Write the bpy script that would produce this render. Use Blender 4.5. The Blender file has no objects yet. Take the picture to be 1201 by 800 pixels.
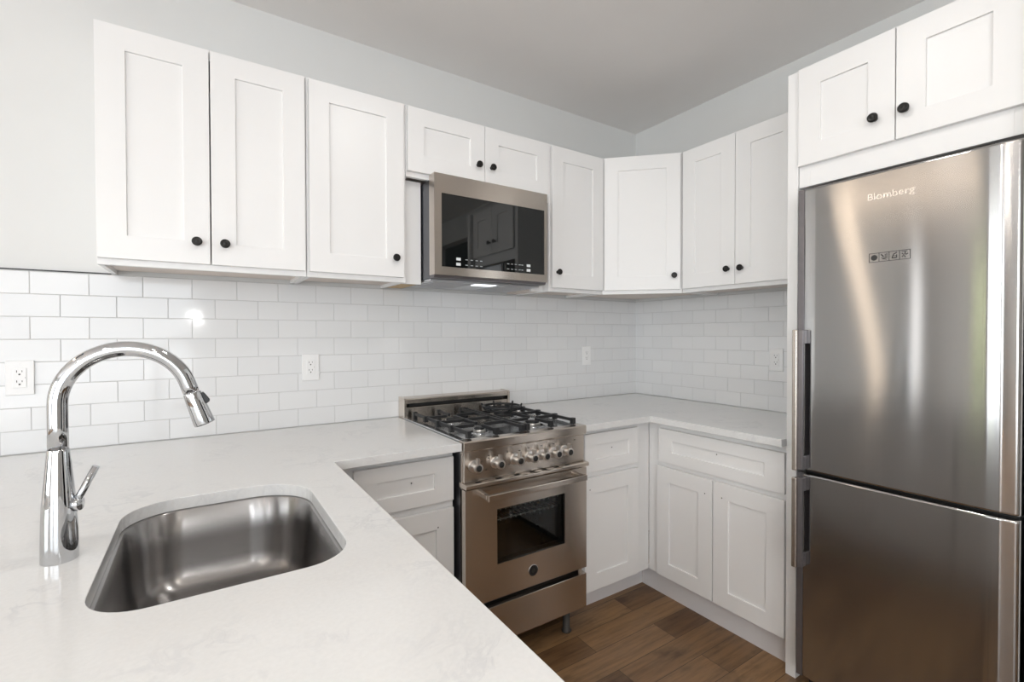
import bpy, bmesh, math, random
from mathutils import Vector, Matrix
random.seed(7)
C = bpy.context.scene.collection
SC = bpy.context.scene
PI = math.pi

# ------------------------------------------------------------------ camera, world, lights, exposure
def make_camera():
    cd = bpy.data.cameras.new('camera')
    cd.sensor_fit = 'HORIZONTAL'; cd.sensor_width = 36.0
    cd.lens = 556.2 / 1201 * 36.0
    cd.clip_start = 0.02; cd.clip_end = 60
    o = bpy.data.objects.new('camera', cd); C.objects.link(o)
    yaw, pitch, roll = math.radians(33.205), math.radians(-0.74), math.radians(-0.14)
    fwd = Vector((math.sin(yaw)*math.cos(pitch), math.cos(yaw)*math.cos(pitch), math.sin(pitch)))
    right = Vector((math.cos(yaw), -math.sin(yaw), 0)); up = right.cross(fwd)
    r2 = right*math.cos(roll) + up*math.sin(roll); u2 = -right*math.sin(roll) + up*math.cos(roll)
    m = Matrix((r2, u2, -fwd)).transposed().to_4x4(); m.translation = Vector((-2.511, -2.276, 1.318))
    o.matrix_world = m
    SC.camera = o
make_camera()
SC.view_settings.view_transform = 'Standard'; SC.view_settings.look = 'None'
SC.view_settings.gamma = 1.0; SC.view_settings.use_curve_mapping = False
SC.view_settings.exposure = 0.0

def make_world():
    w = bpy.data.worlds.new('sky'); SC.world = w; w.use_nodes = True
    nt = w.node_tree; nt.nodes.clear()
    out = nt.nodes.new('ShaderNodeOutputWorld'); bg = nt.nodes.new('ShaderNodeBackground')
    sky = nt.nodes.new('ShaderNodeTexSky'); sky.sky_type = 'HOSEK_WILKIE'
    sky.sun_direction = Vector((0.3, -0.6, 0.75)).normalized(); sky.turbidity = 4
    hsv = nt.nodes.new('ShaderNodeHueSaturation'); hsv.inputs['Saturation'].default_value = 0.35
    nt.links.new(sky.outputs[0], hsv.inputs['Color']); nt.links.new(hsv.outputs[0], bg.inputs['Color'])
    bg.inputs['Strength'].default_value = 1.6
    nt.links.new(bg.outputs[0], out.inputs[0])
make_world()

def light(name, kind, loc, power, col=(1, 1, 1), size=None, size_y=None, aim=None, radius=None, spread=None):
    d = bpy.data.lights.new(name, kind); d.energy = power; d.color = col
    if kind == 'AREA':
        d.shape = 'RECTANGLE' if size_y else 'DISK'; d.size = size
        if size_y: d.size_y = size_y
        if spread: d.spread = spread
    if radius is not None: d.shadow_soft_size = radius
    o = bpy.data.objects.new(name, d); C.objects.link(o); o.location = loc
    if aim is not None: o.rotation_euler = Vector(aim).to_track_quat('-Z', 'Y').to_euler()
    return o
# daylight in the window openings behind and to the left of the camera
for wx, wp in ((-5.65, 50), (-3.5, 50)):
    light('daylight_rear_window', 'AREA', (wx, -4.93, 1.40), wp, (0.90, 0.955, 1.0), 1.8, 2.05, (0, 1, 0.0))
light('daylight_left_window', 'AREA', (-7.12, -2.6, 1.45), 72, (0.90, 0.955, 1.0), 2.2, 1.9, (1, 0, 0))
light('refrigerator_streak_light', 'AREA', (-6.62, -0.05, 1.2), 6, (1, 1, 1), 0.42, 2.2, (0, -1, 0))  # added lamp that makes the bright upright band reflected in the refrigerator
# flash on the camera, and the room's ceiling downlights
light('camera_flash', 'POINT', (-2.55, -2.33, 1.47), 3.5, (1, 0.99, 0.98), radius=0.035)
for lx, ly in ((-2.1, -2.6), (-3.4, -2.6), (-2.1, -3.8), (-3.4, -3.8), (-4.7, -3.8)):
    light('ceiling_downlight', 'AREA', (lx, ly, 2.685), 4, (1, 0.93, 0.84), 0.11, None, (0, 0, -1))
light('ceiling_downlight', 'AREA', (-1.72, -1.50, 2.685), 6, (1, 0.97, 0.94), 0.16, None, (0, 0, -1))
streak_sun = light('streak_sun', 'SUN', (0, 0, 6), 9, (1, 0.80, 0.60), aim=(-1.7, 1.1, -2.69)); streak_sun.data.energy = 42; streak_sun.data.angle = 0.012  # added beam, aimed through the skylight to draw the refrigerator's warm diagonal streak

# ------------------------------------------------------------------ materials
def nm(name):
    m = bpy.data.materials.new(name); m.use_nodes = True
    nt = m.node_tree; b = nt.nodes['Principled BSDF']
    return m, nt, b
def N(nt, t, **kw):
    n = nt.nodes.new(t)
    for k, v in kw.items(): setattr(n, k, v)
    return n
def coords(nt, scale=(1, 1, 1)):
    g = N(nt, 'ShaderNodeNewGeometry'); mp = N(nt, 'ShaderNodeMapping'); mp.inputs['Scale'].default_value = scale
    nt.links.new(g.outputs['Position'], mp.inputs['Vector']); return mp.outputs['Vector']
def noise(nt, vec, scale, detail=3, rough=0.5):
    n = N(nt, 'ShaderNodeTexNoise'); n.inputs['Scale'].default_value = scale; n.inputs['Detail'].default_value = detail
    n.inputs['Roughness'].default_value = rough; nt.links.new(vec, n.inputs['Vector']); return n
def ramp(nt, fac, stops):
    r = N(nt, 'ShaderNodeValToRGB'); e = r.color_ramp.elements
    e[0].position = stops[0][0]; e[0].color = (*stops[0][1], 1); e[1].position = stops[-1][0]; e[1].color = (*stops[-1][1], 1)
    for p, c in stops[1:-1]:
        q = e.new(p); q.color = (*c, 1)
    nt.links.new(fac, r.inputs[0]); return r.outputs[0]
def bump(nt, b, h, strength, dist=0.002):
    n = N(nt, 'ShaderNodeBump'); n.inputs['Strength'].default_value = strength; n.inputs['Distance'].default_value = dist
    nt.links.new(h, n.inputs['Height']); nt.links.new(n.outputs[0], b.inputs['Normal'])

def paint(name, col, rough=0.5, var=0.012, bmp=0.05, scale=60):
    m, nt, b = nm(name); v = coords(nt)
    n = noise(nt, v, 3.0, 3)
    c = ramp(nt, n.outputs['Fac'], [(0.3, tuple(x*(1-var) for x in col)), (0.7, tuple(min(1, x*(1+var)) for x in col))])
    nt.links.new(c, b.inputs['Base Color']); b.inputs['Roughness'].default_value = rough
    n2 = noise(nt, v, scale, 3); bump(nt, b, n2.outputs['Fac'], bmp, 0.001)
    return m
def solid(name, col, rough=0.4, metal=0.0, var=0.04, scale=40, bmp=0.0, **kw):
    m, nt, b = nm(name); v = coords(nt); n = noise(nt, v, scale, 2)
    c = ramp(nt, n.outputs['Fac'], [(0.3, tuple(x*(1-var) for x in col)), (0.7, tuple(min(1, x*(1+var)) for x in col))])
    nt.links.new(c, b.inputs['Base Color']); b.inputs['Roughness'].default_value = rough; b.inputs['Metallic'].default_value = metal
    if bmp: bump(nt, b, n.outputs['Fac'], bmp, 0.0005)
    for k, val in kw.items(): b.inputs[k.replace('_', ' ')].default_value = val
    return m
def steel(name, col, rough=0.25, aniso=0.85, rot=0.25, streak=(1, 1, 260), warp=0.0):
    m, nt, b = nm(name)
    v = coords(nt, streak); n = noise(nt, v, 1.4, 4, 0.65)
    c = ramp(nt, n.outputs['Fac'], [(0.25, tuple(x*0.975 for x in col)), (0.75, tuple(min(1, x*1.02) for x in col))])
    nt.links.new(c, b.inputs['Base Color'])
    mr = N(nt, 'ShaderNodeMapRange'); mr.inputs['To Min'].default_value = rough*0.95; mr.inputs['To Max'].default_value = rough*1.05
    nt.links.new(n.outputs['Fac'], mr.inputs['Value']); nt.links.new(mr.outputs[0], b.inputs['Roughness'])
    b.inputs['Metallic'].default_value = 1.0
    b.inputs['Anisotropic'].default_value = aniso; b.inputs['Anisotropic Rotation'].default_value = rot
    tg = N(nt, 'ShaderNodeTangent', direction_type='RADIAL', axis='Z'); nt.links.new(tg.outputs[0], b.inputs['Tangent'])
    if warp:
        w = noise(nt, coords(nt, (1, 1, 0.35)), 2.3, 1, 0.4); bump(nt, b, w.outputs['Fac'], warp, 0.05)
    return m

M = {}
M['wall'] = paint('wall_paint', (0.745, 0.75, 0.742), 0.6)
M['wallgrey'] = paint('darkened_reflection_wall', (0.42, 0.415, 0.41), 0.6)  # grey chosen to darken what the refrigerator reflects
M['sage'] = paint('sage_reflection_tint', (0.20, 0.27, 0.22), 0.8, 0.2)
M['ceiling'] = paint('ceiling_paint', (0.86, 0.84, 0.825), 0.7)
M['cab'] = paint('white_cabinet_paint', (0.86, 0.855, 0.85), 0.35, 0.006, 0.01)
M['under'] = paint('raw_birch_underside', (0.74, 0.66, 0.60), 0.5, 0.05)
M['ply'] = paint('plywood_edge', (0.62, 0.45, 0.24), 0.6, 0.15)
M['toe'] = paint('toe_kick_laminate', (0.78, 0.765, 0.775), 0.45, 0.01, 0.01)
M['chrome'] = solid('polished_chrome', (0.60, 0.61, 0.625), 0.04, 1.0, 0.01)
M['knobblack'] = solid('oil_rubbed_bronze', (0.022, 0.021, 0.02), 0.32, 0.6, 0.2)
M['iron'] = solid('black_cast_iron', (0.014, 0.0145, 0.016), 0.48, 0.0, 0.25, 300, 0.3)
M['black'] = solid('black_plastic', (0.012, 0.012, 0.013), 0.3, 0.0, 0.1)
M['void'] = solid('dark_cavity', (0.006, 0.006, 0.006), 0.8, 0.0, 0.1)
M['glass_black'] = solid('black_glass', (0.008, 0.009, 0.009), 0.03, 0.0, 0.02, Specular_IOR_Level=0.75)
M['steel_fridge'] = steel('brushed_steel_refrigerator', (0.45, 0.445, 0.44), 0.125, 1.0, 0.25, (2, 2, 300), 0.05)
M['steel_range'] = steel('brushed_steel_range', (0.66, 0.60, 0.54), 0.25, 0.8, 0.25, (2, 2, 300))
M['steel_top'] = steel('satin_steel_cooktop', (0.62, 0.63, 0.64), 0.22, 0.3, 0.0, (200, 2, 2))
M['steel_mw'] = steel('brushed_steel_microwave', (0.66, 0.60, 0.54), 0.26, 0.8, 0.25, (2, 2, 300))
M['steel_sink'] = steel('brushed_steel_sink', (0.36, 0.35, 0.345), 0.26, 0.9, 0.25, (4, 4, 200))
M['steel_dark'] = steel('dark_grey_steel', (0.16, 0.165, 0.18), 0.35, 0.3, 0.0, (2, 2, 200))
M['edge_grey'] = solid('grey_enamel_trim', (0.20, 0.19, 0.20), 0.35, 0.7)
M['plate'] = solid('white_outlet_plastic', (0.84, 0.84, 0.84), 0.3, 0.0, 0.005)
M['slot'] = solid('outlet_slot', (0.03, 0.03, 0.03), 0.6)
M['mark_white'] = solid('printed_white_mark', (0.75, 0.77, 0.78), 0.5)
M['mark_grey'] = solid('printed_grey_mark', (0.42, 0.44, 0.45), 0.5)
M['mark_black'] = solid('printed_black_mark', (0.03, 0.03, 0.03), 0.4)
M['mark_emblem'] = solid('dull_bronze_relief', (0.09, 0.085, 0.08), 0.4, 0.8)
M['satin'] = solid('satin_nickel_knob', (0.62, 0.59, 0.56), 0.3, 1.0)
M['matblack'] = solid('matt_black_enamel', (0.012, 0.012, 0.012), 0.6, 0.0, 0.1)
M['badge'] = solid('raised_chrome_letters', (0.80, 0.79, 0.78), 0.22, 1.0)
M['filter'] = steel('aluminium_grease_filter', (0.62, 0.63, 0.65), 0.4, 0.0, 0.0, (150, 150, 2))
M['reveal'] = solid('dark_metal_tile_trim', (0.03, 0.03, 0.03), 0.4, 0.5)
M['brass'] = solid('aluminium_burner', (0.68, 0.66, 0.62), 0.3, 1.0)
M['footgrey'] = solid('dull_dark_foot', (0.07, 0.065, 0.06), 0.6, 0.2)
M['enamel'] = solid('black_oven_enamel', (0.03, 0.027, 0.024), 0.25)
M['hall'] = paint('painted_hall_darkness', (0.012, 0.012, 0.013), 0.8)  # near-black colour stands in for the lack of light in the hall
m, nt, b = nm('lamp_lens'); b.inputs['Base Color'].default_value = (0.9, 0.9, 0.9, 1); b.inputs['Emission Color'].default_value = (0.93, 0.97, 1, 1)
b.inputs['Emission Strength'].default_value = 1.2; M['lens'] = m
m, nt, b = nm('window_glass'); b.inputs['Transmission Weight'].default_value = 1; b.inputs['Roughness'].default_value = 0.0; b.inputs['IOR'].default_value = 1.45
M['winglass'] = m
m, nt, b = nm('oven_window_glass'); b.inputs['Base Color'].default_value = (0.62, 0.66, 0.64, 1); b.inputs['Transmission Weight'].default_value = 1; b.inputs['Roughness'].default_value = 0.01; b.inputs['IOR'].default_value = 1.5
M['ovenglass'] = m

def make_tile():
    m, nt, b = nm('white_glazed_tile')
    g = N(nt, 'ShaderNodeAttribute', attribute_name='tile_tone')
    c = ramp(nt, g.outputs['Fac'], [(0.0, (0.745, 0.752, 0.76)), (1.0, (0.775, 0.78, 0.786))])
    nt.links.new(c, b.inputs['Base Color']); b.inputs['Roughness'].default_value = 0.09
    b.inputs['Specular IOR Level'].default_value = 0.5
    n = noise(nt, coords(nt), 9, 1, 0.4); bump(nt, b, n.outputs['Fac'], 0.12, 0.004)
    return m
M['tile'] = make_tile()
M['grout'] = paint('grey_grout', (0.60, 0.60, 0.60), 0.9, 0.05)

def make_quartz():
    m, nt, b = nm('white_quartz_with_grey_veins')
    v = coords(nt)
    d = noise(nt, v, 2.2, 4, 0.6)
    mx = N(nt, 'ShaderNodeMixRGB'); mx.inputs['Fac'].default_value = 0.35
    nt.links.new(v, mx.inputs['Color1']); nt.links.new(d.outputs['Color'], mx.inputs['Color2'])
    vein = noise(nt, mx.outputs[0], 9.0, 6, 0.62)
    vc = ramp(nt, vein.outputs['Fac'], [(0.0, (0, 0, 0)), (0.465, (0, 0, 0)), (0.5, (1, 1, 1)), (0.535, (0, 0, 0)), (1.0, (0, 0, 0))])
    patch = noise(nt, v, 5.0, 3)
    pr = ramp(nt, patch.outputs['Fac'], [(0.45, (0, 0, 0)), (0.7, (1, 1, 1))])
    mu = N(nt, 'ShaderNodeMixRGB', blend_type='MULTIPLY'); mu.inputs['Fac'].default_value = 1
    nt.links.new(vc, mu.inputs['Color1']); nt.links.new(pr, mu.inputs['Color2'])
    fine = noise(nt, v, 140, 2)
    base = ramp(nt, fine.outputs['Fac'], [(0.3, (0.745, 0.745, 0.74)), (0.7, (0.775, 0.775, 0.77))])
    mix = N(nt, 'ShaderNodeMixRGB'); mix.inputs['Color2'].default_value = (0.56, 0.565, 0.59, 1)
    fm = N(nt, 'ShaderNodeMath', operation='MULTIPLY'); fm.inputs[1].default_value = 0.5
    nt.links.new(mu.outputs[0], fm.inputs[0]); nt.links.new(fm.outputs[0], mix.inputs['Fac'])
    nt.links.new(base, mix.inputs['Color1']); nt.links.new(mix.outputs[0], b.inputs['Base Color'])
    b.inputs['Roughness'].default_value = 0.13
    return m
M['quartz'] = make_quartz()

def make_wood():
    m, nt, b = nm('brown_oak_floor_planks')
    g = N(nt, 'ShaderNodeNewGeometry'); mp = N(nt, 'ShaderNodeMapping'); mp.inputs['Location'].default_value = (0.8, 0.09, 0)
    nt.links.new(g.outputs['Position'], mp.inputs['Vector'])
    br = N(nt, 'ShaderNodeTexBrick'); br.inputs['Scale'].default_value = 1; br.inputs['Brick Width'].default_value = 0.95
    br.inputs['Row Height'].default_value = 0.124; br.inputs['Mortar Size'].default_value = 0.0012; br.inputs['Mortar Smooth'].default_value = 0.2
    br.offset = 0.37; br.offset_frequency = 2
    br.inputs['Color1'].default_value = (0, 0, 0, 1); br.inputs['Color2'].default_value = (1, 1, 1, 1); br.inputs['Mortar'].default_value = (0.5, 0.5, 0.5, 1)
    nt.links.new(mp.outputs[0], br.inputs['Vector'])
    plank = ramp(nt, br.outputs['Color'], [(0.0, (0.115, 0.060, 0.028)), (0.35, (0.215, 0.122, 0.058)), (0.7, (0.28, 0.165, 0.080)), (1.0, (0.165, 0.090, 0.042))])
    # grain shifted plank by plank
    add = N(nt, 'ShaderNodeVectorMath', operation='MULTIPLY_ADD'); add.inputs[1].default_value = (0, 0, 7)
    nt.links.new(br.outputs['Color'], add.inputs[0]); nt.links.new(g.outputs['Position'], add.inputs[2])
    mg = N(nt, 'ShaderNodeMapping'); mg.inputs['Scale'].default_value = (1.6, 22, 1); nt.links.new(add.outputs[0], mg.inputs['Vector'])
    gr = noise(nt, mg.outputs[0], 2.6, 6, 0.65)
    grc = ramp(nt, gr.outputs['Fac'], [(0.3, (0.55, 0.52, 0.50)), (0.55, (1, 1, 1)), (0.8, (1.25, 1.2, 1.15))])
    mk = N(nt, 'ShaderNodeMapping'); mk.inputs['Scale'].default_value = (1.0, 2.4, 1); nt.links.new(add.outputs[0], mk.inputs['Vector'])
    kn = noise(nt, mk.outputs[0], 5.0, 3, 0.6)
    knc = ramp(nt, kn.outputs['Fac'], [(0.28, (0.42, 0.38, 0.36)), (0.45, (1, 1, 1)), (0.75, (1.18, 1.12, 1.0))])
    m1 = N(nt, 'ShaderNodeMixRGB', blend_type='MULTIPLY'); m1.inputs['Fac'].default_value = 0.9
    nt.links.new(plank, m1.inputs['Color1']); nt.links.new(grc, m1.inputs['Color2'])
    m2 = N(nt, 'ShaderNodeMixRGB', blend_type='MULTIPLY'); m2.inputs['Fac'].default_value = 0.9
    nt.links.new(m1.outputs[0], m2.inputs['Color1']); nt.links.new(knc, m2.inputs['Color2'])
    m3 = N(nt, 'ShaderNodeMixRGB'); m3.inputs['Color2'].default_value = (0.03, 0.018, 0.01, 1)
    nt.links.new(br.outputs['Fac'], m3.inputs['Fac']); nt.links.new(m2.outputs[0], m3.inputs['Color1'])
    nt.links.new(m3.outputs[0], b.inputs['Base Color'])
    b.inputs['Roughness'].default_value = 0.38
    bump(nt, b, gr.outputs['Fac'], 0.15, 0.001)
    return m
M['wood'] = make_wood()

# ------------------------------------------------------------------ mesh helpers
def box(bm, x0, x1, y0, y1, z0, z1):
    x0, x1 = sorted((x0, x1)); y0, y1 = sorted((y0, y1)); z0, z1 = sorted((z0, z1))
    v = [bm.verts.new(p) for p in ((x0,y0,z0),(x1,y0,z0),(x1,y1,z0),(x0,y1,z0),(x0,y0,z1),(x1,y0,z1),(x1,y1,z1),(x0,y1,z1))]
    for f in ((0,3,2,1),(4,5,6,7),(0,1,5,4),(1,2,6,5),(2,3,7,6),(3,0,4,7)): bm.faces.new([v[i] for i in f])
    return v
def frame_of(axis):
    w = Vector(axis).normalized(); a = Vector((0, 0, 1)) if abs(w.z) < 0.9 else Vector((1, 0, 0))
    u = a.cross(w).normalized(); return u, w.cross(u), w
def lathe(bm, prof, origin, axis=(0, 0, 1), n=24, cap=True, smooth=True, sx=1, sy=1):
    u, v, w = frame_of(axis); o = Vector(origin); rings = []
    for r, h in prof:
        rings.append([bm.verts.new(o + w*h + (u*math.cos(2*PI*i/n)*sx + v*math.sin(2*PI*i/n)*sy)*max(r, 1e-5)) for i in range(n)])
    for a, b_ in zip(rings, rings[1:]):
        for i in range(n):
            f = bm.faces.new((a[i], a[(i+1) % n], b_[(i+1) % n], b_[i])); f.smooth = smooth
    if cap:
        bm.faces.new(list(reversed(rings[0]))); bm.faces.new(rings[-1])
def tube(bm, pts, rad, n=16, cap=True):
    pts = [Vector(p) for p in pts]; k = len(pts); rings = []
    rad = rad if isinstance(rad, (list, tuple)) else [rad]*k
    up = None
    for i in range(k):
        d = (pts[min(i+1, k-1)] - pts[max(i-1, 0)]).normalized()
        if up is None: u = frame_of(d)[0]
        else:
            u = (up - d*up.dot(d)).normalized()
        up = u; v = d.cross(u)
        rings.append([bm.verts.new(pts[i] + (u*math.cos(2*PI*j/n) + v*math.sin(2*PI*j/n))*rad[i]) for j in range(n)])
    for a, b_ in zip(rings, rings[1:]):
        for j in range(n):
            f = bm.faces.new((a[j], a[(j+1) % n], b_[(j+1) % n], b_[j])); f.smooth = True
    if cap:
        bm.faces.new(list(reversed(rings[0]))); bm.faces.new(rings[-1])
def prism(bm, poly, z0, z1):
    lo = [bm.verts.new((x, y, z0)) for x, y in poly]; hi = [bm.verts.new((x, y, z1)) for x, y in poly]
    n = len(poly); bm.faces.new(list(reversed(lo))); bm.faces.new(hi)
    for i in range(n): bm.faces.new((lo[i], lo[(i+1) % n], hi[(i+1) % n], hi[i]))
def prism_x(bm, poly, x0, x1):      # poly in (y, z)
    lo = [bm.verts.new((x0, y, z)) for y, z in poly]; hi = [bm.verts.new((x1, y, z)) for y, z in poly]
    n = len(poly); bm.faces.new(list(reversed(lo))); bm.faces.new(hi)
    for i in range(n): bm.faces.new((lo[i], lo[(i+1) % n], hi[(i+1) % n], hi[i]))
def obj(name, bm, mat, parent=None, bevel=0.0, seg=2, loc=None, rotz=0.0, smooth=False):
    bmesh.ops.recalc_face_normals(bm, faces=bm.faces)
    me = bpy.data.meshes.new(name); bm.to_mesh(me); bm.free()
    me.materials.append(mat)
    if smooth:
        for p in me.polygons: p.use_smooth = True
    o = bpy.data.objects.new(name, me); C.objects.link(o)
    if parent is not None: o.parent = parent
    if loc is not None: o.location = loc
    if rotz: o.rotation_euler = (0, 0, rotz)
    if bevel:
        md = o.modifiers.new('bevel', 'BEVEL'); md.width = bevel; md.segments = seg; md.limit_method = 'ANGLE'; md.angle_limit = math.radians(40)
        md.harden_normals = False
    return o
def nb(): return bmesh.new()
def thing(name, label, cat, loc=(0, 0, 0), rotz=0.0, group=None):
    o = bpy.data.objects.new(name, None); C.objects.link(o); o.location = loc; o.rotation_euler = (0, 0, rotz)
    o.empty_display_size = 0.05; o['label'] = label; o['category'] = cat
    if group: o['group'] = group
    return o
def tag(o, label, cat, group=None):
    o['label'] = label; o['category'] = cat
    if group: o['group'] = group
    return o
def struct(name, bm, mat, parent=None, **kw):
    o = obj(name, bm, mat, parent, **kw); o['kind'] = 'structure'; return o

# ------------------------------------------------------------------ the room
H = 2.694; XL = -7.2; YB = -5.0
bm = nb(); box(bm, XL-0.15, 1.6, YB-0.15, 0.15, -0.06, 0); struct('floor', bm, M['wood'])
bm = nb()   # ceiling, with an unseen skylight added to shape the refrigerator's warm streak
sx0, sx1, sy0 = -4.55, -3.98, -1.15
box(bm, XL-0.15, sx0, YB-0.15, 0.15, H, H+0.12); box(bm, sx1, 1.6, YB-0.15, 0.15, H, H+0.12)
box(bm, sx0, sx1, YB-0.15, sy0, H, H+0.12); box(bm, sx0, sx1, 0, 0.15, H, H+0.12)
struct('ceiling', bm, M['ceiling'])
# back wall; unseen glazed opening added for a bright column in the refrigerator
gx0, gx1 = -6.85, -6.38
bm = nb(); box(bm, -3.7, 0.12, 0.0, 0.12, 0, H)
wall_back = struct('wall_back', bm, M['wall'])
bm = nb(); box(bm, gx1, -3.701, 0.0, 0.12, 0, H); box(bm, XL-0.12, gx0, 0, 0.12, 0, H); box(bm, gx0, gx1, 0, 0.12, 2.35, H)
struct('wall_living_room', bm, M['wallgrey'])  # unseen stretch of wall, greyed for a darker reflection in the steel
bm = nb(); box(bm, -8.8, -8.7, -3.0, 1.5, -0.05, 3.4); struct('wall_reflection_tint', bm, M['sage'])  # unseen wall added outside to tint the refrigerator's reflection green
bm = nb()   # right wall, open to an added hall whose darkness is painted on
box(bm, 0, 0.12, -2.93, 0.0, 0, H); box(bm, 0, 0.12, YB, -4.1, 0, H); box(bm, 0, 0.12, -4.1, -2.93, 2.42, H)
wall_right = struct('wall_right', bm, M['wall'])
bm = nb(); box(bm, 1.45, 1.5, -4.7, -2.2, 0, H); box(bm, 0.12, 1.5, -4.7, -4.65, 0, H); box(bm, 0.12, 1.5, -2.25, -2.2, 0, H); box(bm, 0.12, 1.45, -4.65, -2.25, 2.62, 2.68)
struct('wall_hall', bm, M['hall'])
def wall_with_window(name, axis, pos, th, a0, a1, wins, mat):
    bm = nb(); a = a0
    def bx(p, q, z0, z1):
        if axis == 'y': box(bm, p, q, pos, pos+th, z0, z1)
        else: box(bm, pos, pos+th, p, q, z0, z1)
    for w0, w1, z0, z1 in wins:
        bx(a, w0, 0, H); bx(w0, w1, 0, z0); bx(w0, w1, z1, H); a = w1
    bx(a, a1, 0, H)
    return struct(name, bm, mat)
rear_w = [(-6.6, -4.7, 0.35, 2.45), (-4.45, -2.55, 0.35, 2.45)]
left_w = [(-3.5, -1.7, 0.6, 2.3), (-1.15, -0.45, 0.3, 2.35)]
wall_with_window('wall_front', 'y', YB, -0.12, XL, 0.12, rear_w, M['wall'])
wall_with_window('wall_left', 'x', XL, -0.12, YB, 0.0, left_w, M['wall'])
def window(n, axis, pos, w0, w1, z0, z1):
    def bx(bm, p, q, za, zb, d0, d1):
        if axis == 'y': box(bm, p, q, pos+d0, pos+d1, za, zb)
        else: box(bm, pos+d0, pos+d1, p, q, za, zb)
    s = -1 if pos < -1 else 1
    bm = nb(); t = 0.05
    for p, q, za, zb in ((w0, w1, z0, z0+t), (w0, w1, z1-t, z1), (w0, w0+t, z0+t, z1-t), (w1-t, w1, z0+t, z1-t), ((w0+w1)/2-0.02, (w0+w1)/2+0.02, z0+t, z1-t)):
        bx(bm, p, q, za, zb, s*0.03, s*0.09)
    o = struct('window_%d' % n, bm, M['cab'])
    bm = nb(); bx(bm, w0+t, w1-t, z0+t, z1-t, s*0.055, s*0.062); struct('window_pane', bm, M['winglass'], o)
for i, w in enumerate(rear_w): window(i+1, 'y', YB, *w)
for i, w in enumerate(left_w): window(i+3, 'x', XL, *w)
window(5, 'y', 0.0, gx0, gx1, 0.0, 2.35)

# ------------------------------------------------------------------ tiled backsplash (real tiles over grout)
TW, TH, L1 = 0.154, 0.0782, 1.463
def tiles(name, parent, along_x, u_end, z0, z1, u_shift):
    """u runs from the corner away along the wall."""
    bm = nb(); lay = bm.faces.layers.float.new('tile_tone')
    g = 0.0011; th = 0.0085; bv = 0.0011
    k0 = -8; k = 1
    rows = []
    for r in range(-2, 10):
        zt = L1 + TH - r*TH; zb = zt - TH
        if zb > z1-0.004 or zt < z0+0.004: continue
        rows.append((r, max(zb, z0), min(zt, z1)))
    for r, zb, zt in rows:
        off = (0.5 if r % 2 == 0 else 0.0) + u_shift
        j = -1
        while True:
            ua = (off + j)*TW; ub = ua + TW; j += 1
            if ub < 0.006: continue
            if ua > u_end-0.006: break
            ua = max(ua, 0.001); ub = min(ub, u_end)
            a, b_, c, d = ua+g, ub-g, zb+g, zt-g
            tx = random.uniform(-0.00025, 0.00025); tz = random.uniform(-0.0002, 0.0002); tone = random.random()
            def P(u, z, h):
                if h > 0: h += tx*(u-(a+b_)/2)/TW*2 + tz*(z-(c+d)/2)/TH*2
                return (-u, -h, z) if along_x else (-h, -u, z)
            lo = [bm.verts.new(P(u, z, 0)) for u, z in ((a, c), (b_, c), (b_, d), (a, d))]
            md = [bm.verts.new(P(u, z, th-bv)) for u, z in ((a, c), (b_, c), (b_, d), (a, d))]
            m2 = [bm.verts.new(P(u, z, th-bv*0.3)) for u, z in ((a+bv*0.35, c+bv*0.35), (b_-bv*0.35, c+bv*0.35), (b_-bv*0.35, d-bv*0.35), (a+bv*0.35, d-bv*0.35))]
            hi = [bm.verts.new(P(u, z, th)) for u, z in ((a+bv, c+bv), (b_-bv, c+bv), (b_-bv, d-bv), (a+bv, d-bv))]
            for s0, s1 in ((lo, md), (md, m2), (m2, hi)):
                for i in range(4):
                    f = bm.faces.new((s0[i], s0[(i+1) % 4], s1[(i+1) % 4], s1[i])); f[lay] = tone
            f = bm.faces.new(hi); f[lay] = tone
    o = obj(name, bm, M['tile'], parent); o['kind'] = 'structure'
    me = o.data
    bm = nb()
    if along_x: box(bm, -u_end, -0.0, -0.0068, 0, z0, z1)
    else: box(bm, -0.0068, 0, -u_end, -0.0, z0, z1)
    q = obj('grout', bm, M['grout'], parent); q['kind'] = 'structure'
tiles('tiled_backsplash', wall_back, True, 3.6, 0.9145, 1.5435, 0.0)
tiles('tiled_backsplash', wall_right, False, 1.324, 0.9145, 1.5435, 0.0)
bm = nb(); box(bm, -3.6, -2.787, -0.0105, 0, 1.5437, 1.5475); struct('trim_1', bm, M['reveal'])

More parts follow.
